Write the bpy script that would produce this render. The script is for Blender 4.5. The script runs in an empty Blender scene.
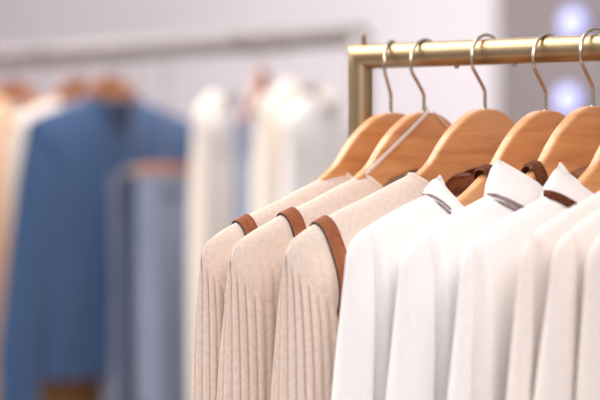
import bpy, bmesh, math, random
import numpy as np
from mathutils import Vector, noise
random.seed(4)
scn = bpy.context.scene
COL = scn.collection
PI = math.pi
R = math.radians

# ------------------------------------------------------------------ camera
AL, PITCH, FPX = R(40), R(1.43), 2000.0
CAM = np.array([1.036, -1.402, 1.418])
RT = np.array([math.cos(AL), math.sin(AL), 0.0])
FH = np.array([-math.sin(AL), math.cos(AL), 0.0])
FW = FH*math.cos(PITCH) + np.array([0, 0, -math.sin(PITCH)])
UP = np.cross(RT, FW)
cd = bpy.data.cameras.new('camera'); cam = bpy.data.objects.new('camera', cd); COL.objects.link(cam)
cd.sensor_width = 36; cd.lens = 36*FPX/600; cd.clip_start = .05; cd.clip_end = 100
cam.location = CAM; cam.rotation_euler = (PI/2-PITCH, 0, AL)
cd.dof.use_dof = True; cd.dof.focus_distance = 1.59; cd.dof.aperture_fstop = 4.2
cd.dof.aperture_blades = 0
scn.camera = cam

# ------------------------------------------------------------------ materials
def newmat(name):
    m = bpy.data.materials.new(name); m.use_nodes = True
    nt = m.node_tree; b = nt.nodes['Principled BSDF']
    return m, nt, b
def N(nt, t, **k):
    n = nt.nodes.new(t)
    for a, v in k.items():
        if a in n.inputs: n.inputs[a].default_value = v
        else: setattr(n, a, v)
    return n
def ramp(nt, stops):
    r = nt.nodes.new('ShaderNodeValToRGB'); e = r.color_ramp.elements
    e[0].position, e[0].color = stops[0][0], (*stops[0][1], 1)
    e[1].position, e[1].color = stops[-1][0], (*stops[-1][1], 1)
    for p, c in stops[1:-1]:
        x = e.new(p); x.color = (*c, 1)
    return r
def fabric(name, ca, cb, scale=900, bump=.25, rough=.9, sheen=.3, sss=0.0, stretch=(1, 1, 1), bscale=None):
    m, nt, b = newmat(name); L = nt.links
    tc = N(nt, 'ShaderNodeTexCoord'); mp = N(nt, 'ShaderNodeMapping'); mp.inputs['Scale'].default_value = stretch
    L.new(tc.outputs['Object'], mp.inputs['Vector'])
    n1 = N(nt, 'ShaderNodeTexNoise', Scale=scale, Detail=3.0); n2 = N(nt, 'ShaderNodeTexNoise', Scale=scale*.3, Detail=4.0)
    L.new(mp.outputs[0], n1.inputs['Vector']); L.new(mp.outputs[0], n2.inputs['Vector'])
    mx = N(nt, 'ShaderNodeMath', operation='ADD'); mu = N(nt, 'ShaderNodeMath', operation='MULTIPLY'); mu.inputs[1].default_value = .5
    L.new(n1.outputs['Fac'], mx.inputs[0]); L.new(n2.outputs['Fac'], mx.inputs[1]); L.new(mx.outputs[0], mu.inputs[0])
    r = ramp(nt, [(.38, ca), (.62, cb)]); L.new(mu.outputs[0], r.inputs['Fac']); L.new(r.outputs[0], b.inputs['Base Color'])
    bp = N(nt, 'ShaderNodeBump', Strength=bump, Distance=.0012); L.new(n1.outputs['Fac'], bp.inputs['Height']); L.new(bp.outputs[0], b.inputs['Normal'])
    b.inputs['Roughness'].default_value = rough; b.inputs['Sheen Weight'].default_value = sheen
    b.inputs['Specular IOR Level'].default_value = .2
    if sss:
        b.inputs['Subsurface Weight'].default_value = sss; b.inputs['Subsurface Radius'].default_value = (1, .75, .6); b.inputs['Subsurface Scale'].default_value = .006
    return m
def metal(name, col, rough, aniso=0):
    m, nt, b = newmat(name)
    b.inputs['Metallic'].default_value = 1; b.inputs['Roughness'].default_value = rough
    n = N(nt, 'ShaderNodeTexNoise', Scale=60.0, Detail=4.0); tc = N(nt, 'ShaderNodeTexCoord')
    nt.links.new(tc.outputs['Object'], n.inputs['Vector'])
    r = ramp(nt, [(.3, tuple(c*.94 for c in col)), (.7, col)]); nt.links.new(n.outputs['Fac'], r.inputs['Fac']); nt.links.new(r.outputs[0], b.inputs['Base Color'])
    return m
def plain(name, col, rough=.6, emit=None, es=0, noise_amt=.06, scale=8.0):
    m, nt, b = newmat(name)
    n = N(nt, 'ShaderNodeTexNoise', Scale=scale, Detail=5.0); tc = N(nt, 'ShaderNodeTexCoord')
    nt.links.new(tc.outputs['Object'], n.inputs['Vector'])
    r = ramp(nt, [(.3, tuple(c*(1-noise_amt) for c in col)), (.7, col)]); nt.links.new(n.outputs['Fac'], r.inputs['Fac']); nt.links.new(r.outputs[0], b.inputs['Base Color'])
    b.inputs['Roughness'].default_value = rough
    if emit: b.inputs['Emission Color'].default_value = (*emit, 1); b.inputs['Emission Strength'].default_value = es
    return m
def wood_mat(name, ca, cb, cc):
    m, nt, b = newmat(name); L = nt.links
    tc = N(nt, 'ShaderNodeTexCoord'); mp = N(nt, 'ShaderNodeMapping'); mp.inputs['Scale'].default_value = (30, 4.5, 46); mp.inputs['Rotation'].default_value = (R(24), 0, 0)
    oi = N(nt, 'ShaderNodeObjectInfo'); ad = N(nt, 'ShaderNodeVectorMath', operation='ADD')
    cm = N(nt, 'ShaderNodeCombineXYZ'); ml = N(nt, 'ShaderNodeMath', operation='MULTIPLY'); ml.inputs[1].default_value = 7.0
    L.new(oi.outputs['Random'], ml.inputs[0]); L.new(ml.outputs[0], cm.inputs[1]); L.new(ml.outputs[0], cm.inputs[2])
    L.new(tc.outputs['Object'], ad.inputs[0]); L.new(cm.outputs[0], ad.inputs[1]); L.new(ad.outputs[0], mp.inputs['Vector'])
    n1 = N(nt, 'ShaderNodeTexNoise', Scale=1.6, Detail=5.0, Distortion=.7); L.new(mp.outputs[0], n1.inputs['Vector'])
    n2 = N(nt, 'ShaderNodeTexNoise', Scale=9.0, Detail=4.0); L.new(mp.outputs[0], n2.inputs['Vector'])
    mx = N(nt, 'ShaderNodeMath', operation='MULTIPLY_ADD'); mx.inputs[1].default_value = .3; L.new(n2.outputs['Fac'], mx.inputs[0]); L.new(n1.outputs['Fac'], mx.inputs[2])
    r = ramp(nt, [(.42, ca), (.62, cb), (.82, cc)]); L.new(mx.outputs[0], r.inputs['Fac']); L.new(r.outputs[0], b.inputs['Base Color'])
    b.inputs['Roughness'].default_value = .38; b.inputs['Coat Weight'].default_value = .25; b.inputs['Coat Roughness'].default_value = .25
    bp = N(nt, 'ShaderNodeBump', Strength=.08, Distance=.001); L.new(mx.outputs[0], bp.inputs['Height']); L.new(bp.outputs[0], b.inputs['Normal'])
    return m
M = dict(
    brass=metal('brushed_brass', (.44, .325, .19), .36),
    wire=metal('hook_metal', (.60, .50, .40), .22),
    wood=wood_mat('honey_wood', (.50, .20, .072), (.61, .275, .105), (.68, .335, .145)),
    wood2=wood_mat('copper_wood', (.34, .11, .035), (.45, .16, .05), (.55, .22, .08)),
    knit=fabric('beige_knit', (.69, .55, .465), (.79, .655, .57), 900, .6, sheen=.15),
    white=fabric('white_cotton', (.83, .80, .79), (.88, .855, .845), 1200, .12, sss=.2),
    white2=fabric('soft_white_cotton', (.81, .765, .75), (.865, .825, .81), 1200, .12, sss=.2),
    cream=fabric('cream_cotton', (.76, .68, .635), (.825, .75, .705), 1100, .15, sss=.2),
    ivory=fabric('ivory_cotton', (.77, .68, .62), (.83, .75, .69), 1100, .15, sss=.2),
    leather=fabric('brown_leather', (.25, .075, .030), (.34, .115, .050), 500, .2, rough=.5, sheen=0),
    leather_edge=plain('dark_leather_edge', (.045, .02, .014), .6),
    suede=fabric('dark_brown_suede', (.07, .02, .01), (.16, .05, .022), 350, .8, rough=.9, sheen=0),
    label=fabric('grey_brown_tape', (.22, .15, .15), (.36, .28, .27), 800, .2),
    label_dark=plain('dark_tape', (.05, .03, .035), .8),
    denim=fabric('blue_denim', (.030, .064, .145), (.048, .094, .20), 500, .3),
    gap_dark=fabric('dark_gap_cloth', (.018, .035, .085), (.03, .055, .12), 500, .3),
    jean=fabric('washed_grey_blue_denim', (.17, .20, .30), (.28, .32, .42), 60, .3, stretch=(1, 1, .1)),
    jean2=fabric('dusty_denim', (.15, .17, .25), (.24, .25, .33), 60, .3, stretch=(1, 1, .1)),
    sand=fabric('sand_wool', (.60, .39, .26), (.71, .49, .35), 300, .3),
    milk=fabric('milk_wool', (.82, .72, .62), (.90, .81, .72), 300, .3),
    skyblue=fabric('pale_blue_cotton', (.25, .31, .50), (.36, .43, .60), 300, .2),
    tan=fabric('tan_leather', (.22, .09, .03), (.30, .13, .05), 100, .3, rough=.5),
    greysteel=plain('taupe_painted_steel', (.27, .235, .23), .5),
    wall=plain('pale_lilac_plaster', (.74, .69, .725), .85, noise_amt=.05, scale=1.5),
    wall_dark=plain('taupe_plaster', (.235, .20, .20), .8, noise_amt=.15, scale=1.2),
    floor=plain('pale_floor', (.55, .50, .48), .4, noise_amt=.1),
    lamp=plain('blue_lamp_glass', (.5, .55, .9), .3, emit=(.42, .42, .95), es=.8),
    black=plain('black_metal', (.03, .03, .03), .5),
)
_rb, _nt, _b = newmat('sheer_ribbon')
_b.inputs['Base Color'].default_value = (.9, .84, .8, 1); _b.inputs['Roughness'].default_value = .3; _b.inputs['Alpha'].default_value = .5
M['ribbon'] = _rb

# ------------------------------------------------------------------ helpers
def link(name, me, mat, parent=None, smooth=True):
    o = bpy.data.objects.new(name, me); COL.objects.link(o)
    if mat: me.materials.append(mat)
    if smooth:
        for p in me.polygons: p.use_smooth = True
    if parent: o.parent = parent
    return o
def from_bm(name, bm, mat, parent=None, smooth=True):
    me = bpy.data.meshes.new(name); bm.to_mesh(me); bm.free()
    return link(name, me, mat, parent, smooth)
def pydata(name, vs, fs, mat, parent=None, weld=0, smooth=True):
    me = bpy.data.meshes.new(name); me.from_pydata([tuple(v) for v in vs], [], fs); me.update()
    if weld:
        bm = bmesh.new(); bm.from_mesh(me); bmesh.ops.remove_doubles(bm, verts=bm.verts, dist=weld)
        bmesh.ops.recalc_face_normals(bm, faces=bm.faces); bm.to_mesh(me); bm.free()
    return link(name, me, mat, parent, smooth)
def thing(name, label, cat, loc, rz=0, group=None):
    o = bpy.data.objects.new(name, None); COL.objects.link(o); o.empty_display_size = .05
    o.location = loc; o.rotation_euler = (0, 0, rz); o['label'] = label; o['category'] = cat
    if group: o['group'] = group
    return o
def smoothstep(x):
    x = np.clip(x, 0, 1); return x*x*(3-2*x)
def grid_faces(nr, nc, closed=False, base=0):
    f = []
    for r in range(nr-1):
        for c in range(nc if closed else nc-1):
            c2 = (c+1) % nc
            f.append((base+r*nc+c, base+r*nc+c2, base+(r+1)*nc+c2, base+(r+1)*nc+c))
    return f
def tube(path, rad, seg=12, cap=True, bm=None, rads=None):
    """tube along a list of points, parallel-transported frame"""
    own = bm is None
    if own: bm = bmesh.new()
    P = [Vector(p) for p in path]; n = len(P); rings = []
    t0 = (P[1]-P[0]).normalized(); a = Vector((0, 0, 1)) if abs(t0.z) < .9 else Vector((1, 0, 0))
    u = t0.cross(a).normalized()
    for i in range(n):
        t = (P[min(i+1, n-1)]-P[max(i-1, 0)]).normalized()
        u = (u - t*u.dot(t)).normalized(); w = t.cross(u)
        r = rads[i] if rads else rad
        rings.append([bm.verts.new(P[i]+u*math.cos(2*PI*k/seg)*r+w*math.sin(2*PI*k/seg)*r) for k in range(seg)])
    for i in range(n-1):
        for k in range(seg):
            bm.faces.new((rings[i][k], rings[i][(k+1) % seg], rings[i+1][(k+1) % seg], rings[i+1][k]))
    if cap:
        bm.faces.new(rings[0][::-1]); bm.faces.new(rings[-1])
    return bm
def spline(pts, n):
    P = [Vector(p) for p in pts]; P = [P[0]*2-P[1]]+P+[P[-1]*2-P[-2]]; out = []
    segs = len(P)-3
    for i in range(n+1):
        t = i/n*segs; k = min(int(t), segs-1); t -= k
        a, b, c, d = P[k:k+4]
        out.append(.5*((2*b)+(c-a)*t+(2*a-5*b+4*c-d)*t*t+(3*b-a-3*c+d)*t**3))
    return out
def box_bm(bm, c, s):
    r = bmesh.ops.create_cube(bm, size=1)
    for v in r['verts']: v.co = Vector((v.co.x*s[0]+c[0], v.co.y*s[1]+c[1], v.co.z*s[2]+c[2]))
def arr(o, kind=None):
    o['kind'] = kind; return o

# ------------------------------------------------------------------ hanger
ZT = 1.451                                                   # height of the top of the wood
HY = [0, .014, .028, .040, .052, .064, .077, .092, .120, .160, .195, .212, .219]
HTOP = [0, -.0012, -.006, -.0125, -.0205, -.031, -.044, -.0535, -.069, -.0845, -.0975, -.106, -.113]
HBOT = [-.049, -.050, -.052, -.055, -.058, -.065, -.073, -.081, -.094, -.110, -.1215, -.1225, -.119]
def hanger_wood(name, mat, parent):
    ys = np.concatenate([np.linspace(0, .219, 74)])
    # smooth profile through the table
    def prof(tab, y):
        p = spline([(a, b, 0) for a, b in zip(HY, tab)], 400)
        return np.interp(y, [q.x for q in p], [q.y for q in p])
    top, bot = prof(HTOP, ys), prof(HBOT, ys)
    Y = np.concatenate([-ys[::-1], ys[1:]]); T = np.concatenate([top[::-1], top[1:]]); B = np.concatenate([bot[::-1], bot[1:]])
    th = .0042+.0018*np.clip(1-np.abs(Y)/.085, 0, 1)          # thicker in the middle: a soft vertical ridge
    be = .0022
    vs = []; nc = 20
    for y, t, b, h in zip(Y, T, B, th):
        k = min(be, (t-b)*.4)
        sec = []
        for cx, cz, a0 in ((h-k*.9, t-k, 0), (-(h-k*.9), t-k, 90), (-(h-k*.9), b+k, 180), (h-k*.9, b+k, 270)):
            for j in range(4):
                a = R(a0+j*30); sec.append((cx+k*.9*math.cos(a), y, cz+k*math.sin(a)))
        # support rows keep the broad faces flat
        sg = k*.25
        sec = [(h, y, t-k-sg)]+sec[:8]+[(-h, y, t-k-sg), (-h, y, b+k+sg)]+sec[8:]+[(h, y, b+k+sg)]
        vs += sec
    fs = grid_faces(len(Y), nc, True)
    fs.append(tuple(range(nc))); fs.append(tuple((len(Y)-1)*nc+k for k in range(nc))[::-1])
    return pydata(name, vs, fs, mat, parent, weld=1e-6)
def make_hanger(label, loc, mat=None, group=None, rz=0, hook_h=0.0, name='wooden_hanger', wrap=False):
    t = thing(name, label, 'hanger', loc, rz, group)
    hanger_wood('hanger_body', mat or M['wood'], t)
    h = hook_h
    # hook: stem, slanting neck, round crook that lies on the rail and drops behind it
    pts = [(0, 0, -.006), (0, 0, .010+h*.6), (0, -.001, .016+h*.8), (0, -.0095, .0258+h), (0, -.0172, .034+h), (0, -.0192, .0415+h), (0, -.0175, .050+h),
           (0, -.0125, .0573+h), (0, -.004, .0618+h), (0, .005, .0625+h), (0, .0125, .0600+h), (0, .0178, .0545+h), (0, .0195, .048+h)]
    from_bm('hook', tube(spline(pts, 70), .00155, 10), M['wire'], t)
    col = from_bm('collar_ring', tube([(0, 0, -.002), (0, 0, .0006)], .0024, 14), M['wire'], t)
    if wrap: add_wrap(t)
    return t
def add_wrap(t, y0=-.083):
    # leather band wound round the near arm, square to the arm
    vs = []; n = 44; w = 9
    for i in range(n):
        a = 2*PI*i/n
        for j in range(w):
            u = (j/(w-1)-.5)
            r = 1+.35*math.sqrt(max(0, 1-(2*u)**2))+.08*math.sin(5*a+j)
            c = math.copysign(abs(math.cos(a))**.5, math.cos(a)); s = math.copysign(abs(math.sin(a))**.5, math.sin(a))
            px = c*.0072*r; pq = s*(.019+.0014*r)-.003
            # arm direction here slopes; q axis is square to it
            th = R(24); along = u*.012
            y = y0 - along*math.cos(th)*1 + -pq*math.sin(th)*1 ; z = -.0625 - along*math.sin(th) + pq*math.cos(th)
            vs.append((px, y, z))
    fs = [((i % n)*w+j, ((i+1) % n)*w+j, ((i+1) % n)*w+j+1, (i % n)*w+j+1) for i in range(n) for j in range(w-1)]
    return pydata('leather_wrap', vs, fs, M['suede'], t)
def dup(root, loc, rz, label, group=None):
    r = root.copy(); COL.objects.link(r); r.location = loc; r.rotation_euler = (0, 0, rz); r['label'] = label
    if group: r['group'] = group
    for ch in list(root.children):
        c = ch.copy(); COL.objects.link(c); c.parent = r
        for g in list(ch.children):
            d = g.copy(); COL.objects.link(d); d.parent = c
    return r

# ------------------------------------------------------------------ garments
class G:
    """a top hanging on a hanger; local frame: y across the shoulders (near side negative), z = 0 at the top of the wood, x = thickness"""
    RY = [0, .04, .09, .12, .16, .19, .215, .235, .247, .2535, .256]
    RZ = [-.040, -.046, -.051, -.0585, -.071, -.0795, -.0880, -.0955, -.1025, -.112, -.124]
    def __init__(s, name, label, cat, loc, mat, rz=0, yN=.09, drop=.09, p=1.0, back=.02, T1=.034, sx=.026, A=0.004, seed=1,
                 rib=0, group=None, hem=-.62, dz=0, wide=1, res=1.0, slw=.040, fold=(), slf=(), D1=.065, t0=.0065, flare=0.0, cap=.024, pb=3.0, fan=.3, onepiece=False, spread=.13, sleeves=True, slant=0.0, slen=None):
        s.t = thing(name, label, cat, loc, rz, group)
        s.__dict__.update(dict(mat=mat, yN=yN, drop=drop, p=p, back=back, T1=T1, sx=sx, A=A, seed=seed, rib=rib, hem=hem, dz=dz,
                               wide=wide, res=res, slw=slw, fold=fold, slf=slf, D1=D1, t0=t0, flare=flare, cap=cap, pb=pb, fan=fan, onepiece=onepiece, spread=spread, slant=slant, slen=slen))
        pr = spline([(a*wide, b+dz, 0) for a, b in zip(s.RY, s.RZ)], 400)
        s.ry = np.array([q.x for q in pr]); s.rz = np.array([q.y for q in pr]); s.yA = s.ry[-1]
        s.body()
        if sleeves and not onepiece:
            s.sleeve(-1); s.sleeve(1)
    def ridge(s, y): return np.interp(np.abs(y), s.ry, s.rz)
    def zN(s): return float(s.ridge(s.yN))
    def neck(s, y, side):
        d = s.drop if side > 0 else s.back
        q = np.clip(np.abs(y)/s.yN, 0, 1)
        return s.zN()-d*(1-q**(s.p if side > 0 else s.pb))
    def width(s, z):
        zA = s.rz[-1]
        if s.onepiece: return s.yA+s.spread*np.clip(zA-z, 0, 1)
        return s.yA-(.048)*smoothstep((zA+.012-z)/.10)+.02*smoothstep((zA-.1-z)/.4)
    def X(s, side, y, z, sn=None):
        """half thickness of the body at y, z"""
        r = s.ridge(y); d = np.maximum(r-z, 0); W = s.width(z); e = np.maximum(W-np.abs(y), 0)
        t0 = s.t0
        t0 = t0 if side > 0 else t0*.4
        T = t0*np.sqrt(1-(1-np.minimum(d/.010, 1))**2)+(s.T1*(1 if side > 0 else .6)-t0)*(1-np.exp(-d/s.D1))
        E = np.sqrt(np.clip(1-(1-np.minimum(e/(.03 if s.onepiece else .05), 1))**2, 0, 1))
        g = smoothstep(d/.20)
        f = np.zeros_like(y)
        for (c, w, a, st) in s.fold:                          # c = y position, w = width, a = depth, st = drop where it starts
            f = f+a*np.exp(-((y*s.yA/W-c-s.slant*(d))/w)**2)*smoothstep((d-st)/.055)
        ph = s.seed*1.7
        f = f+s.A*g*(np.sin(y*55+ph+2*np.sin(z*5+ph))*.6+np.sin(y*117+ph*2+1.5*np.sin(z*7))*.35)
        if s.rib:
            ff = np.abs(np.sin(PI*y/.0085))
            f = f+s.rib*.85*(ff**.5-.6)*smoothstep(d/.05-.2)
        return np.maximum(T*.10, T+f*np.where(E > 0, 1, 0)*smoothstep(e/(.007 if s.onepiece else .02)))*E
    def sheet(s, side, nc, nr):
        sn = np.linspace(-1, 1, nc)
        # crowd the columns at the side edges
        sn = np.sin(sn*PI/2)*.35+sn*.65
        y0 = sn*s.yA
        zt = s.ridge(y0)
        zn = np.where(np.abs(y0) < s.yN, np.minimum(s.neck(y0, side), zt), zt)
        v = np.linspace(0, 1, nr)**1.9
        z = zn[None, :]*(1-v[:, None])+s.hem*v[:, None]
        y = sn[None, :]*s.width(z)
        # at the very top keep the exact ridge position
        x = side*s.X(side, y, z)
        return np.stack([x, y, z], -1).reshape(-1, 3)
    def body(s):
        nc = int((520 if s.rib else 480 if s.onepiece else 220)*s.res); nr = int((110 if s.rib else 90)*s.res)
        a = s.sheet(1, nc, nr); b = s.sheet(-1, nc, nr)
        vs = np.concatenate([a, b]); fs = grid_faces(nr, nc)+[f[::-1] for f in grid_faces(nr, nc, base=nr*nc)]
        if not s.onepiece:
            s.body_o = pydata('body', vs.tolist(), fs, s.mat, s.t, weld=2e-5); return
        k1 = int(nc*.13); k2 = nc-1-k1; cols = [f[0] % nc for f in fs]   # armhole seams
        both = grid_faces(nr, nc); colof = [f[0] % nc for f in both]*2
        for nm, lo, hi in (('body', k1, k2), ('sleeve', 0, k1), ('sleeve', k2, nc)):
            sel = [f for f, c_ in zip(fs, colof) if lo <= c_ < hi]
            used = sorted({i for f in sel for i in f}); mp = {a_: b_ for b_, a_ in enumerate(used)}
            pydata(nm, [vs[i].tolist() for i in used], [tuple(mp[i] for i in f) for f in sel], s.mat, s.t, weld=2e-5)
    def sleeve(s, sg):
        n = int((448 if s.rib else 72)*s.res); nr = int(90*s.res)
        zA = s.rz[-1]; th = np.linspace(0, 2*PI, n, endpoint=False); c = (1-np.cos(th))/2
        ztop = zA+.026-.130*c**.75
        end = s.slen or s.hem+.02
        v = (np.linspace(0, 1, nr)**1.6)[:, None]
        z = ztop[None, :]*(1-v)+end*v
        dz = zA-z
        out = s.yA-.0035+(.004+s.flare)*np.clip(dz/.5, 0, 1)
        out = np.where(z > zA, np.minimum(out, np.interp(z, s.rz[::-1], s.ry[::-1])-.0015), out)
        a = s.slw*(1+s.fan*np.exp(-np.clip(dz, 0, 1)/.07))
        y = -out+a*2*c[None, :]
        b = s.t0*.5+(s.sx-s.t0*.5)*(1-np.exp(-np.clip(dz+s.cap, 0, 2)/s.D1))*(1-.12*np.clip(dz/.5, 0, 1))
        sh = np.sin(th)
        x = b*np.sign(sh)*np.abs(sh)**.8
        for (tc, w, am, st) in s.slf:                          # creases along the sleeve: angle (deg), width, depth, start
            g = np.exp(-((np.degrees(th)[None, :]-tc)/w)**2)*smoothstep((dz-st)/.08)
            x = x-am*g*np.sin(R(tc)); y = y+am*g*np.cos(R(tc))
        ph = s.seed*2.3
        q = s.A*.5*np.sin(th*3+ph+z*6)*smoothstep(dz/.1)
        x = x+q*np.sin(th); y = y-q*np.cos(th)
        if s.rib:
            ff = np.abs(np.sin(th*16))**.45-.6
            x = x+s.rib*ff*np.sin(th); y = y-s.rib*ff*np.cos(th)
        y = np.broadcast_to(y, z.shape); x = np.broadcast_to(x, z.shape)
        vs = np.stack([x, -sg*y, z], -1).reshape(-1, 3)
        if sg < 0: vs = np.stack([x, y, z], -1).reshape(-1, 3)
        return pydata('sleeve', vs.tolist(), grid_faces(nr, n, True), s.mat, s.t)
    def loop(s, n=60, out=0.0):
        """neckline: front from near to far, then back from far to near"""
        P = []
        for side in (1, -1):
            ys = -s.yN*np.cos(np.linspace(0, PI, n)) * (1 if side > 0 else -1)
            z = s.neck(ys, side); x = side*(s.X(side, ys, z)+out)
            for a, b, c in list(zip(x, ys, z))[:-1]: P.append((a, b, c))
        return np.array(P)
    def collar(s, h, lean=.25, th=.0016, name='collar', mat=None, flare=0.0, drop_end=1.0, base=-.002, rnd=6):
        P = s.loop(60); n = len(P)
        rr = .011*np.sqrt(np.clip(1-(P[:, 1]/s.yN)**2, 0, 1))**.5
        P[:, 0] = np.where(np.abs(P[:, 0]) < rr, np.sign(np.where(np.arange(n) < n//2, 1, -1))*rr, P[:, 0])
        tang = np.roll(P, -1, 0)-np.roll(P, 1, 0); tang[:, 2] = 0
        nrm = np.stack([tang[:, 1], -tang[:, 0], np.zeros(n)], -1); nrm /= np.linalg.norm(nrm, axis=1)[:, None]+1e-9
        cen = P.mean(0); sgn = np.sign((nrm*(P-cen)).sum(1)); nrm *= np.where(sgn == 0, 1, sgn)[:, None]
        # smooth the normals round the shoulder points
        for _ in range(3): nrm = (nrm+np.roll(nrm, 1, 0)+np.roll(nrm, -1, 0))/3
        nrm /= np.linalg.norm(nrm, axis=1)[:, None]+1e-9
        hh = np.full(n, h)
        prof = [(th, base), (th+flare*.4, h*.35), (th-lean*h*.35+flare, h*.75), (th*.8-lean*h+flare, h*.96), (-lean*h+flare, h*1.03), (-th*.8-lean*h+flare, h*.96), (-th-lean*h*.4+flare, h*.7), (-th, 0.), (-th, base-.004)]
        vs = []
        for o, zz in prof:
            q = P+nrm*o; q = q.copy(); q[:, 2] = P[:, 2]+zz
            # shift the near and far ends inward as the band rises
            q[:, 1] *= 1-lean*max(zz, 0)/s.yN*.9
            for _ in range(1+int(rnd*max(zz, 0)/h)): q = (q*2+np.roll(q, 1, 0)+np.roll(q, -1, 0))/4
            vs += q.tolist()
        s.col_o = pydata(name, vs, grid_faces(len(prof), n, True), mat or s.mat, s.t)
        s.P, s.nrm = P, nrm
        return s.col_o
    def tape(s, i0, i1, z0, z1, out, mat, name='neck_strip', th=.0006):
        """strip lying on the outside of the neckline between loop indices (may be negative: wraps round the near shoulder)"""
        idx = [i % len(s.P) for i in range(i0, i1)]
        vs = []; n = len(idx)
        for zz, oo in ((z0, out), (z1, out), (z1, out-th*3), (z0, out-th*3)):
            for i in idx:
                q = s.P[i]+s.nrm[i]*oo; vs.append((q[0], q[1], q[2]+zz))
        fs = [(a*n+k, a*n+k+1, ((a+1) % 4)*n+k+1, ((a+1) % 4)*n+k) for a in range(4) for k in range(n-1)]
        return pydata(name, vs, fs, mat, s.t)
    def strap(s, y0, w, zlow=-.25, slant=0.0):
        """leather strip lying over the shoulder ridge"""
        k = 60; m = 7
        path = []
        for side in (-1, 1):
            for i in range(k):
                u = i/(k-1); path.append((side, (1-u) if side < 0 else u))
        vs = []
        rows = len(path)
        for side, u in path:
            d = u**1.8
            for j in range(m):
                y = y0+(j/(m-1)-.5)*w
                r = float(s.ridge(y)); z = r-(r-zlow)*d
                yy = y+slant*(r-z)
                x = float(s.X(side, np.array(yy), np.array(z)))
                x0 = float(s.X(side, np.array(yy), np.array(max(z, -9)))) 
                lift = .0012
                dd = min((r-z)/.012, 1)
                vs.append((side*(x+lift*math.sqrt(dd)+.0002), yy, z+lift*(1-dd)+.0002))
        fs = grid_faces(rows, m)
        o = pydata('leather_strap', vs, fs, M['leather'], s.t)
        so = o.modifiers.new('s', 'SOLIDIFY'); so.thickness = .0016; so.offset = 0
        # dark cut edge along the outer side
        e = []
        for r_ in range(rows): e.append(vs[r_*m])
        ed = from_bm('strap_edge', tube([p for i, p in enumerate(e) if i == 0 or (Vector(p)-Vector(e[i-1])).length > 1e-5], .0008, 6), M['leather_edge'], o)
        ed['label'] = 'dark cut edge of the leather strap'
        return o

# positions along the main rail (x of each hanger)
HX = dict(a=-.0359, b=.0002, c=.0644, d=.1256, e=.1709, f=.2191, g=.272, h=.296, i=.322, )

# ------------------------------------------------------------------ main rack
RZc = 1.5010; RR = .0110
rack = thing('clothes_rack', 'brass garment rack in the foreground holding the beige and white tops', 'clothes rack', (.5, 0, 0))
def rk(name, bm, mat=M['brass']): 
    o = from_bm(name, bm, mat, rack); o.location = (-.5, 0, 0); return o
XL, XR = -.0700, 1.25
def miter_tube():
    # frame bent in one piece with mitred corners: vertical, horizontal, vertical
    seg = 32; bm = bmesh.new(); rings = []
    def ring(x, z, mode):
        vs = []
        for k in range(seg):
            a = 2*PI*k/seg; c, s_ = math.cos(a)*RR, math.sin(a)*RR
            if mode == 'v': p = (x+c, s_, z)
            elif mode == 'h': p = (x, s_, z-c)   # not used
            elif mode == 'ml': p = (x+c, s_, z-c)
            elif mode == 'mr': p = (x+c, s_, z+c)
            vs.append(bm.verts.new(p))
        return vs
    rings = [ring(XL, .03, 'v'), ring(XL, 1.0, 'v'), ring(XL, RZc-.03, 'v'), ring(XL, RZc-.0115, 'v'), ring(XL, RZc, 'ml')]
    def hring(x):
        return [bm.verts.new((x, math.sin(2*PI*k/seg)*RR, RZc-math.cos(2*PI*k/seg)*RR)) for k in range(seg)]
    rings += [hring(XL+.0115), hring(XL+.03), hring(.5), hring(XR-.03), hring(XR-.0115)]
    rings.append(ring(XR, RZc, 'mr2') if False else [bm.verts.new((XR-math.cos(2*PI*k/seg)*RR, math.sin(2*PI*k/seg)*RR, RZc-math.cos(2*PI*k/seg)*RR)) for k in range(seg)])
    for z in (RZc-.0115, RZc-.03, 1.0, .03):
        rings.append([bm.verts.new((XR-math.cos(2*PI*k/seg)*RR, math.sin(2*PI*k/seg)*RR, z)) for k in range(seg)])
    for i in range(len(rings)-1):
        for k in range(seg):
            bm.faces.new((rings[i][k], rings[i][(k+1) % seg], rings[i+1][(k+1) % seg], rings[i+1][k]))
    bm.faces.new(rings[0]); bm.faces.new(rings[-1][::-1])
    bmesh.ops.recalc_face_normals(bm, faces=bm.faces)
    for e in bm.edges:
        if len(e.link_faces) == 2 and e.calc_face_angle(0) > R(25): e.smooth = False
    return bm
rk('frame', miter_tube())
for x in (XL, XR):
    b = tube([(x, -.26, .018), (x, .26, .018)], .0125, 20); rk('foot', b)
b = tube([(XL, 0, .16), (XR, 0, .16)], .0075, 16); rk('crossbar', b)
for x in (XL+.0035,):
    bm = tube([(x, 0, RZc+RR-.003), (x, 0, RZc+RR+.0085), (x, 0, RZc+RR+.0094)], .0021, 14, rads=[.0021, .0021, .0019]); rk('peg', bm)
for px_ in (.035, .0945, .36, .50):
    bm = tube([(px_, 0, RZc-RR+.001), (px_, 0, RZc-RR-.0012), (px_, 0, RZc-RR-.0022)], .002, 12, rads=[.0022, .0022, .0014]); rk('screw', bm, M['wire'])

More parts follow.
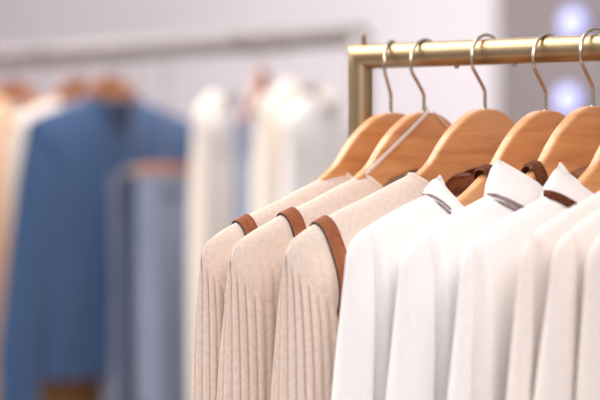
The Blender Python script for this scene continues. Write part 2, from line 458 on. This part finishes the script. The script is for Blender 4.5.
# ------------------------------------------------------------------ hangers on the main rack
GH = 'wooden hangers on the brass rack'
h0 = make_hanger('wooden hanger nearest the left post of the brass rack, holding the leftmost beige sweater', (HX['a'], 0, ZT), group=GH)
dup(h0, (HX['b'], 0, ZT), R(0), 'wooden hanger second from the brass post, with a sheer ribbon looped over its neck', GH)
dup(h0, (HX['c'], 0, ZT+.002), R(-1), 'wooden hanger third from the brass post, inside the rightmost beige sweater', GH)
lab = {'d': 'wooden hanger fourth from the brass post, inside the first white top beside the beige sweaters',
       'e': 'wooden hanger fifth from the brass post, inside the white top with the tall stand collar',
       'f': 'wooden hanger at the right edge, hook outside the photo, in the third white top'}
wr = None
for k in 'def':
    h = dup(h0, (HX[k], 0, ZT+(.003 if k == 'e' else 0)), 0, lab[k], GH)
    if k == 'd': wr = add_wrap(h)
    elif k == 'e':
        c = wr.copy(); COL.objects.link(c); c.parent = h
for k, l in (('g', 'wooden hanger beyond the right edge inside the first cream top'), ('h', 'wooden hanger beyond the right edge inside the second cream top'),
             ('i', 'wooden hanger beyond the right edge inside the last ivory top')):
    dup(h0, (HX[k], 0, ZT), 0, l, GH)

[c for c in h0.children if c.name == 'hook'][0].rotation_euler = (0, 0, R(20))
# ------------------------------------------------------------------ beige sweaters
GS = 'beige ribbed sweaters with leather straps'
sw1 = G('knit_sweater', 'leftmost beige ribbed sweater, mostly hidden behind the next one, beside the brass post', 'sweater', (HX['a'], 0, ZT), M['knit'], yN=.068, drop=.10,
        A=.002, seed=1, rib=.0052, group=GS, dz=-.004, wide=.965, T1=.034, sx=.033, back=.0, fan=.8)
sw2 = G('knit_sweater', 'middle beige ribbed sweater with ribs fanning over the sleeve and a short leather strap', 'sweater', (HX['b'], 0, ZT), M['knit'], yN=.086, drop=.09,
        A=.002, seed=2, rib=.0056, group=GS, dz=-.004, wide=.99, T1=.038, sx=.036, back=.0, fan=1.2)
sw3 = G('knit_sweater', 'rightmost beige ribbed sweater with a long brown leather strap, touching the first white top', 'sweater', (HX['c'], 0, ZT), M['knit'], yN=.108, drop=.075,
        A=.002, seed=3, rib=.0050, group=GS, dz=.001, wide=1.025, T1=.045, sx=.039, back=.0, fan=.6)
for s in (sw1, sw2, sw3):
    P = s.loop(60); pl = [tuple(p) for p in P]+[tuple(P[0])]
    from_bm('neckband', tube(pl, .0022, 8, cap=False), M['knit'], s.t)
sw1.strap(-.199, .0135, -.22); sw2.strap(-.185, .0145, -.22); sw3.strap(-.221, .0135, -.28)
bm = bmesh.new(); box_bm(bm, (-.0052, -.020, -.0585), (.0010, .060, .024)); bmesh.ops.bevel(bm, geom=bm.edges[:], offset=.0005, segments=1)  # thin brown panel for an unidentified dark patch below the third hanger
from_bm('neck_strip', bm, M['leather'], sw3.t)['label'] = 'thin brown panel inside the back of the neck'
# sheer ribbon loops from the middle sweater over the hook neck
def ribbon(pts, w, nm='hanging_loop'):
    P = spline(pts, 40); vs = []
    for i, p in enumerate(P):
        vs += [(p.x, p.y-w*.3, p.z+w*.5), (p.x+.0004, p.y+w*.3, p.z-w*.5)]
    o = pydata(nm, vs, grid_faces(len(P), 2), M['ribbon'], sw2.t); so = o.modifiers.new('s', 'SOLIDIFY'); so.thickness = .0006
    return o
ribbon([(.0075, -.092, -.053), (.0082, -.062, -.035), (.0088, -.032, -.0165), (.0075, -.004, .0004), (.0, .002, .0032), (-.008, .0, -.004)], .0030)
ribbon([(.0075, .004, .001), (.0088, .02, -.010), (.0085, .04, -.024), (.0075, .075, -.050)], .0030)

# ------------------------------------------------------------------ white and cream tops
def shirt(label, k, mat, **kw):
    return G('white_shirt' if mat in (M['white'], M['white2']) else 'cream_blouse', label, 'top', (HX[k], 0, ZT+kw.pop('lift', 0)), mat, **kw)
GW = 'white tops on the brass rack'; GC = 'cream tops on the brass rack'
s4 = shirt('first white top beside the beige sweaters, with a small collar and thin dark neck tape', 'd', M['white'], yN=.166, drop=.14, p=.9, back=.03, pb=5, cap=.03, T1=.025, A=.002,
           seed=4, wide=1.04, dz=.004, group=GW, sx=.031, slw=.036, onepiece=True, fold=((-.240, .0035, -.020, -.01), (-.17, .03, -.006, .08), (.2, .02, -.015, .1)))
s4.collar(.015, lean=.6, flare=.0)
s4.tape(-1, 9, -.001, .0008, .0022, M['label']); s4.tape(-1, 9, -.0045, -.0025, .0026, M['label'])
s5 = shirt('white top with a tall stand collar and a grey striped neck label', 'e', M['white'], yN=.148, drop=.060, p=.9, back=.03, pb=4, cap=.03, T1=.025, A=.002,
           seed=5, wide=1.02, dz=.0, group=GW, sx=.031, slw=.038, onepiece=True, fold=((-.228, .0040, -.020, -.01), (.2, .02, -.015, .1)))
s5.collar(.027, lean=.25)
s5.tape(0, 27, -.0015, .0008, .0028, M['label']); s5.tape(0, 27, -.006, -.0035, .0038, M['label']); 
s6 = shirt('third white top, with a rounded collar and a brown label at its base', 'f', M['white2'], yN=.144, drop=.07, p=.9, back=.03, pb=4, cap=.03, T1=.025, A=.003,
           seed=6, wide=.99, dz=.0, group=GW, sx=.031, slw=.036, onepiece=True, fold=((-.240, .0038, -.022, -.01), (.2, .02, -.015, .1)))
s6.collar(.025, lean=.45, rnd=26)
s6.tape(0, 13, -.003, .004, .0032, M['suede'])
s7 = shirt('first cream top right of the white tops, with a deep fold along its sleeve', 'g', M['cream'], yN=.12, drop=.08, p=.9, back=.02, T1=.022, A=.003,
           seed=7, wide=1.01, dz=.006, group=GC, sx=.026, slw=.032, cap=.03, onepiece=True, fold=((-.2420, .0046, -.030, -.01), (-.19, .02, -.005, .05)))
s8 = shirt('second cream top at the right edge, with a crease below the shoulder', 'h', M['cream'], yN=.12, drop=.08, p=.9, back=.02, T1=.022, A=.003,
           seed=8, wide=1.0, dz=.006, group=GC, onepiece=True, spread=.2, hem=-.45, fold=((-.232, .0035, -.016, -.01), (-.20, .010, -.01, .08)), sx=.024, slw=.03, slf=((80, 12, .005, .02),))
s9 = shirt('ivory top cut by the right edge of the photo, last on the rack', 'i', M['ivory'], yN=.12, drop=.08, p=.9, back=.02, T1=.022, A=.003,
           seed=9, wide=.99, dz=.006, group=GC, onepiece=True, spread=.1, fold=((-.235, .005, -.012, .0),), sx=.024, slw=.03)
for s in (s7, s8, s9): s.collar(.010, lean=.3)

# ------------------------------------------------------------------ background rack
def ray(px, py):
    d = FW*FPX+RT*(px-300)-UP*(py-200); return d
def at_z(px, py, z):
    d = ray(px, py); t = (z-CAM[2])/d[2]; return CAM+d*t
BZ = 1.65
P0 = at_z(0, 59, BZ); P1 = at_z(350, 35, BZ)
bd = (P1-P0); bd[2] = 0; bl = np.linalg.norm(bd); bd /= bl
byaw = math.atan2(bd[1], bd[0])
def on_rail(px):
    """point of the background rail seen at column px"""
    lo, hi = -3., 4.
    for _ in range(50):
        m = (lo+hi)/2; p = P0+bd*m-CAM
        x = 300+FPX*(p@RT)/(p@FW)
        if x < px: lo = m
        else: hi = m
    return P0+bd*lo
print('bg rail', P0, P1, math.degrees(byaw))
E0, E1 = on_rail(-260), on_rail(361)
mid = (E0+E1)/2; half = np.linalg.norm(E1-E0)/2
br = thing('clothes_rack', 'blurred grey steel rack in the background carrying denim and cream clothes', 'clothes rack', (mid[0], mid[1], 0), byaw)
BR = .023
from_bm('rail', tube([(-half, 0, BZ), (half, 0, BZ)], BR, 16), M['greysteel'], br)
for x in (-half, half):
    from_bm('post', tube([(x, 0, .02), (x, 0, BZ)], BR, 16), M['greysteel'], br)
    from_bm('foot', tube([(x, -.28, .02), (x, .28, .02)], .02, 12), M['greysteel'], br)
for px in (45, 262):
    q = on_rail(px); xx = float((q-mid)@bd)
    bm = bmesh.new(); box_bm(bm, (xx, 0, BZ), (.16 if px > 100 else .05, .045, .05)); bmesh.ops.bevel(bm, geom=bm.edges[:], offset=.008, segments=2)
    from_bm('rail_bracket', bm, M['greysteel'], br)
HH = .02
BG = 'wooden hangers on the background rack'
def bg_hanger(px, label, yaw=0, first=[None]):
    q = on_rail(px); z = BZ+BR-.0615-HH
    if first[0] is None:
        first[0] = make_hanger(label, (q[0], q[1], z), M['wood2'], BG, byaw+yaw, hook_h=HH); return first[0]
    return dup(first[0], (q[0], q[1], z), byaw+yaw, label, BG)
def bg_top(px, name, label, mat, yaw=0, cat='top', **kw):
    q = on_rail(px); z = BZ+BR-.0615-HH
    return G(name, label, cat, (q[0], q[1], z), M[mat], rz=byaw+yaw, res=.4, **kw)
bg_hanger(14, 'blurred copper-coloured hanger at the left edge of the photo, in the background', R(6))
bg_top(26, 'sand_coat', 'blurred sand-coloured coat at the left edge in the background', 'sand', R(8), 'coat', yN=.07, drop=.2, A=.006, seed=11, hem=-.95, wide=1.0, T1=.05)
bg_top(78, 'cream_coat', 'blurred cream coat between the sand coat and the blue denim shirt', 'milk', R(5), 'coat', yN=.07, drop=.12, A=.005, seed=12, hem=-.8, wide=.8, T1=.04)
bg_hanger(78, 'blurred copper-coloured hanger inside the cream coat left of the denim shirt', R(5))
bg_hanger(110, 'blurred copper-coloured hanger showing at the neck of the blue denim shirt')
ds = bg_top(112, 'denim_shirt', 'blurred blue denim shirt hanging wide on the background rack', 'denim', 0, 'shirt', yN=.075, drop=.13, A=.006, seed=13, hem=-.70, wide=.93, T1=.05, sx=.04, slw=.05, slen=-.80, flare=.07, dz=-.005)
ds.collar(.02, lean=.3)
bg_hanger(262, 'blurred copper-coloured hanger behind the pale blue top', R(40))
bg_top(226, 'loose_blouse', 'blurred cream blouse just right of the hanging jeans', 'milk', R(28), 'blouse', yN=.07, drop=.1, A=.006, seed=14, hem=-.95, wide=.62, T1=.05, dz=.01)
bg_top(262, 'blue_blouse', 'blurred pale blue top squeezed between two cream tops in the background', 'skyblue', R(28), 'top', yN=.07, drop=.1, A=.004, seed=15, hem=-.8, wide=.6, T1=.03, sleeves=False)
bg_top(303, 'knit_pullover', 'blurred off-white pullover behind the leftmost beige sweater', 'milk', R(26), 'pullover', yN=.07, drop=.06, A=.006, seed=16, hem=-.7, wide=.86, T1=.04, dz=.02)
bg_top(322, 'knit_pullover', 'blurred off-white pullover left of the brass post in the background', 'white2', R(26), 'pullover', yN=.07, drop=.06, A=.006, seed=17, hem=-.7, wide=.72, T1=.035, dz=-.01)

# jeans on clip hangers, in front of the denim shirt
def jeans(px, label, mat, top, w, yaw, extra=0):
    q = on_rail(px); t = thing('jeans', label, 'jeans', (q[0], q[1], top-1.02), byaw+yaw, 'jeans on the background rack')
    # waist-to-hem panels: two legs hanging side by side and a yoke
    for sg in (-1, 1):
        vs = []; nr, n = 40, 36
        for i in range(nr):
            v = i/(nr-1); z = 1.02*(1-v)
            cy = sg*w*.26*(1-.12*v); ay = w*.27*(1-.25*v); ax = .03+.012*math.sin(v*3)
            for k in range(n):
                a = 2*PI*k/n
                vs.append((ax*math.sin(a)+.004*math.sin(a*4+v*9+sg), cy+ay*math.cos(a), z-.0))
        pydata('trouser_leg', vs, grid_faces(nr, n, True), M[mat], t)
    vs = []; n = 40
    for zz, g in ((1.025, 1), (.985, 1.04), (.984, 1.0), (1.024, .96)):
        for k in range(n):
            a = 2*PI*k/n; vs.append((.033*g*math.sin(a), w*.52*g*math.cos(a), zz))
    pydata('waistband', vs, grid_faces(4, n, True), M[mat], t)
    h = thing('clip_hanger', ('blurred wooden clip hanger ' if extra == 2 else 'blurred grey clip hanger ')+['gripping the left pair of jeans', 'above the near-black gap filler between the jeans', 'gripping the right pair of jeans'][extra], 'hanger', (q[0], q[1], top-.01), byaw+yaw, 'clip hangers on the background rack')
    bm = bmesh.new(); box_bm(bm, (0, 0, .022), (.022, w*1.0, .026)); bmesh.ops.bevel(bm, geom=bm.edges[:], offset=.004, segments=2); from_bm('bar', bm, M['wood2' if extra == 2 else 'greysteel'], h)
    hz = BZ-top+.01
    pts = [(0, 0, .03), (0, 0, hz-.035), (0, -.018, hz-.012), (0, -.02, hz), (0, -.012, hz+.016), (0, .004, hz+.0195), (0, .018, hz+.008), (0, .02, hz-.004)]
    from_bm('hook', tube(spline(pts, 40), .0018, 8), M['wire'], h)
    return t
jeans(119, 'blurred dusty blue jeans, the left pair hanging over the denim shirt', 'jean2', 1.36, .085, 0)
jeans(136, 'blurred near-black shape filling the dark gap between the two paler pairs of jeans', 'gap_dark', 1.355, .06, 0, 1)  # dark stand-in for the gap between the two pairs of jeans
jeans(166, 'blurred washed grey-blue jeans, the rightmost pair beside the cream blouse', 'jean', 1.36, .15, 0, 2)
# tan bag standing low under the denim shirt
q = on_rail(80)
bag = thing('leather_bag', 'blurred tan leather bag at the bottom edge below the denim shirt', 'bag', (q[0], q[1], .40), byaw)
bm = bmesh.new(); box_bm(bm, (0, 0, .26), (.13, .34, .52)); bmesh.ops.bevel(bm, geom=bm.edges[:], offset=.04, segments=4); from_bm('bag_body', bm, M['tan'], bag)
from_bm('handle', tube(spline([(0, -.09, .43), (0, -.07, .50), (0, 0, .53), (0, .07, .50), (0, .09, .43)], 24), .009, 8), M['tan'], bag)
st = thing('display_plinth', 'pale display plinth under the background rack below the frame', 'plinth', (q[0], q[1], 0), byaw)
bm = bmesh.new(); box_bm(bm, (0, 0, .2), (.34, .5, .4)); bmesh.ops.bevel(bm, geom=bm.edges[:], offset=.004, segments=2); from_bm('plinth_body', bm, M['wall'], st, smooth=False)

# ------------------------------------------------------------------ room
def struct(name, c, s, mat):
    bm = bmesh.new(); box_bm(bm, c, s); o = from_bm(name, bm, mat, smooth=False); o['kind'] = 'structure'; return o
WY = 5.0
def at_y(px, y):
    d = ray(px, 150); t = (y-CAM[1])/d[1]; return CAM+d*t
xs = at_y(533, WY)[0]; print('wall split', xs, at_y(533, WY))
struct('floor', (-1.5, 1.3, -.05), (10, 8, .1), M['floor'])
struct('wall_back', ((xs-6.5)/2, WY+.1, 1.6), (xs+6.5, .2, 3.2), M['wall'])
struct('wall_right', ((xs+3.5)/2, WY-.02, 1.6), (3.5-xs, .44, 3.2), M['wall_dark'])
struct('wall_left', (-6.4, 1.3, 1.6), (.2, 7.6, 3.2), M['wall'])
struct('baseboard_back', ((xs-6.5)/2, WY-.01, .05), (xs+6.5, .02, .1), M['wall'])
for (px, py, l) in ((571, 24, 'blurred blue-white wall lamp above the brass rail at the right'), (566, 101, 'blurred blue-white wall lamp below the brass rail at the right')):
    d = ray(px, py); t = (WY-.24-.06-CAM[1])/d[1]; p = CAM+d*t
    lt = thing('wall_lamp', l, 'lamp', (p[0], WY-.24, p[2]), 0, 'blue-white wall lamps')
    from_bm('wall_plate', tube([(0, 0, 0), (0, -.012, 0)], .045, 24), M['black'], lt)
    bm = bmesh.new(); bmesh.ops.create_uvsphere(bm, u_segments=24, v_segments=16, radius=.048)
    for v in bm.verts: v.co = Vector((v.co.x, v.co.y*.8-.045, v.co.z*1.15))
    from_bm('bulb', bm, M['lamp'], lt)

# ------------------------------------------------------------------ light
w = bpy.data.worlds.new('world'); scn.world = w; w.use_nodes = True
nt = w.node_tree; bg = nt.nodes['Background']
tc = N(nt, 'ShaderNodeTexCoord'); sp = N(nt, 'ShaderNodeSeparateXYZ'); mr = N(nt, 'ShaderNodeMapRange'); mr.inputs['From Min'].default_value = -.6; mr.inputs['From Max'].default_value = .7
nt.links.new(tc.outputs['Generated'], sp.inputs[0]); nt.links.new(sp.outputs[2], mr.inputs[0])
rp = ramp(nt, [(0, (.42, .33, .29)), (.45, (.72, .66, .67)), (1, (1, .98, 1))]); nt.links.new(mr.outputs[0], rp.inputs['Fac']); nt.links.new(rp.outputs[0], bg.inputs['Color'])
bg.inputs['Strength'].default_value = .62
def area(name, loc, target, size, power, col=(1, 1, 1)):
    l = bpy.data.lights.new(name, 'AREA'); l.shape = 'RECTANGLE'; l.size, l.size_y = size; l.energy = power; l.color = col
    o = bpy.data.objects.new(name, l); COL.objects.link(o); o.location = loc
    o.rotation_euler = (Vector(target)-Vector(loc)).to_track_quat('-Z', 'Y').to_euler(); return o
area('ceiling_softlight_left', (-1.5, -.5, 2.9), (0, -.1, 1.3), (2.0, 2.0), 80, (1, .95, .88))
area('fill_light_front', (2.2, -2.2, 3.0), (0.1, -.1, 1.3), (1.8, 1.2), 57, (1, .98, 1))  # unseen soft fill added in front of the clothes, not a fitted lamp
area('fill_light_back', (-2.5, 2.2, 3.0), (-2.3, 3.4, 1.3), (3.0, 1.2), 110, (1, .97, .95))  # unseen light added to brighten the background rack and wall
vs_ = scn.view_settings
scn.display_settings.display_device = 'sRGB'
vs_.view_transform = 'Standard'; vs_.look = 'None'; vs_.gamma = 1; vs_.use_curve_mapping = False; vs_.exposure = 0.09
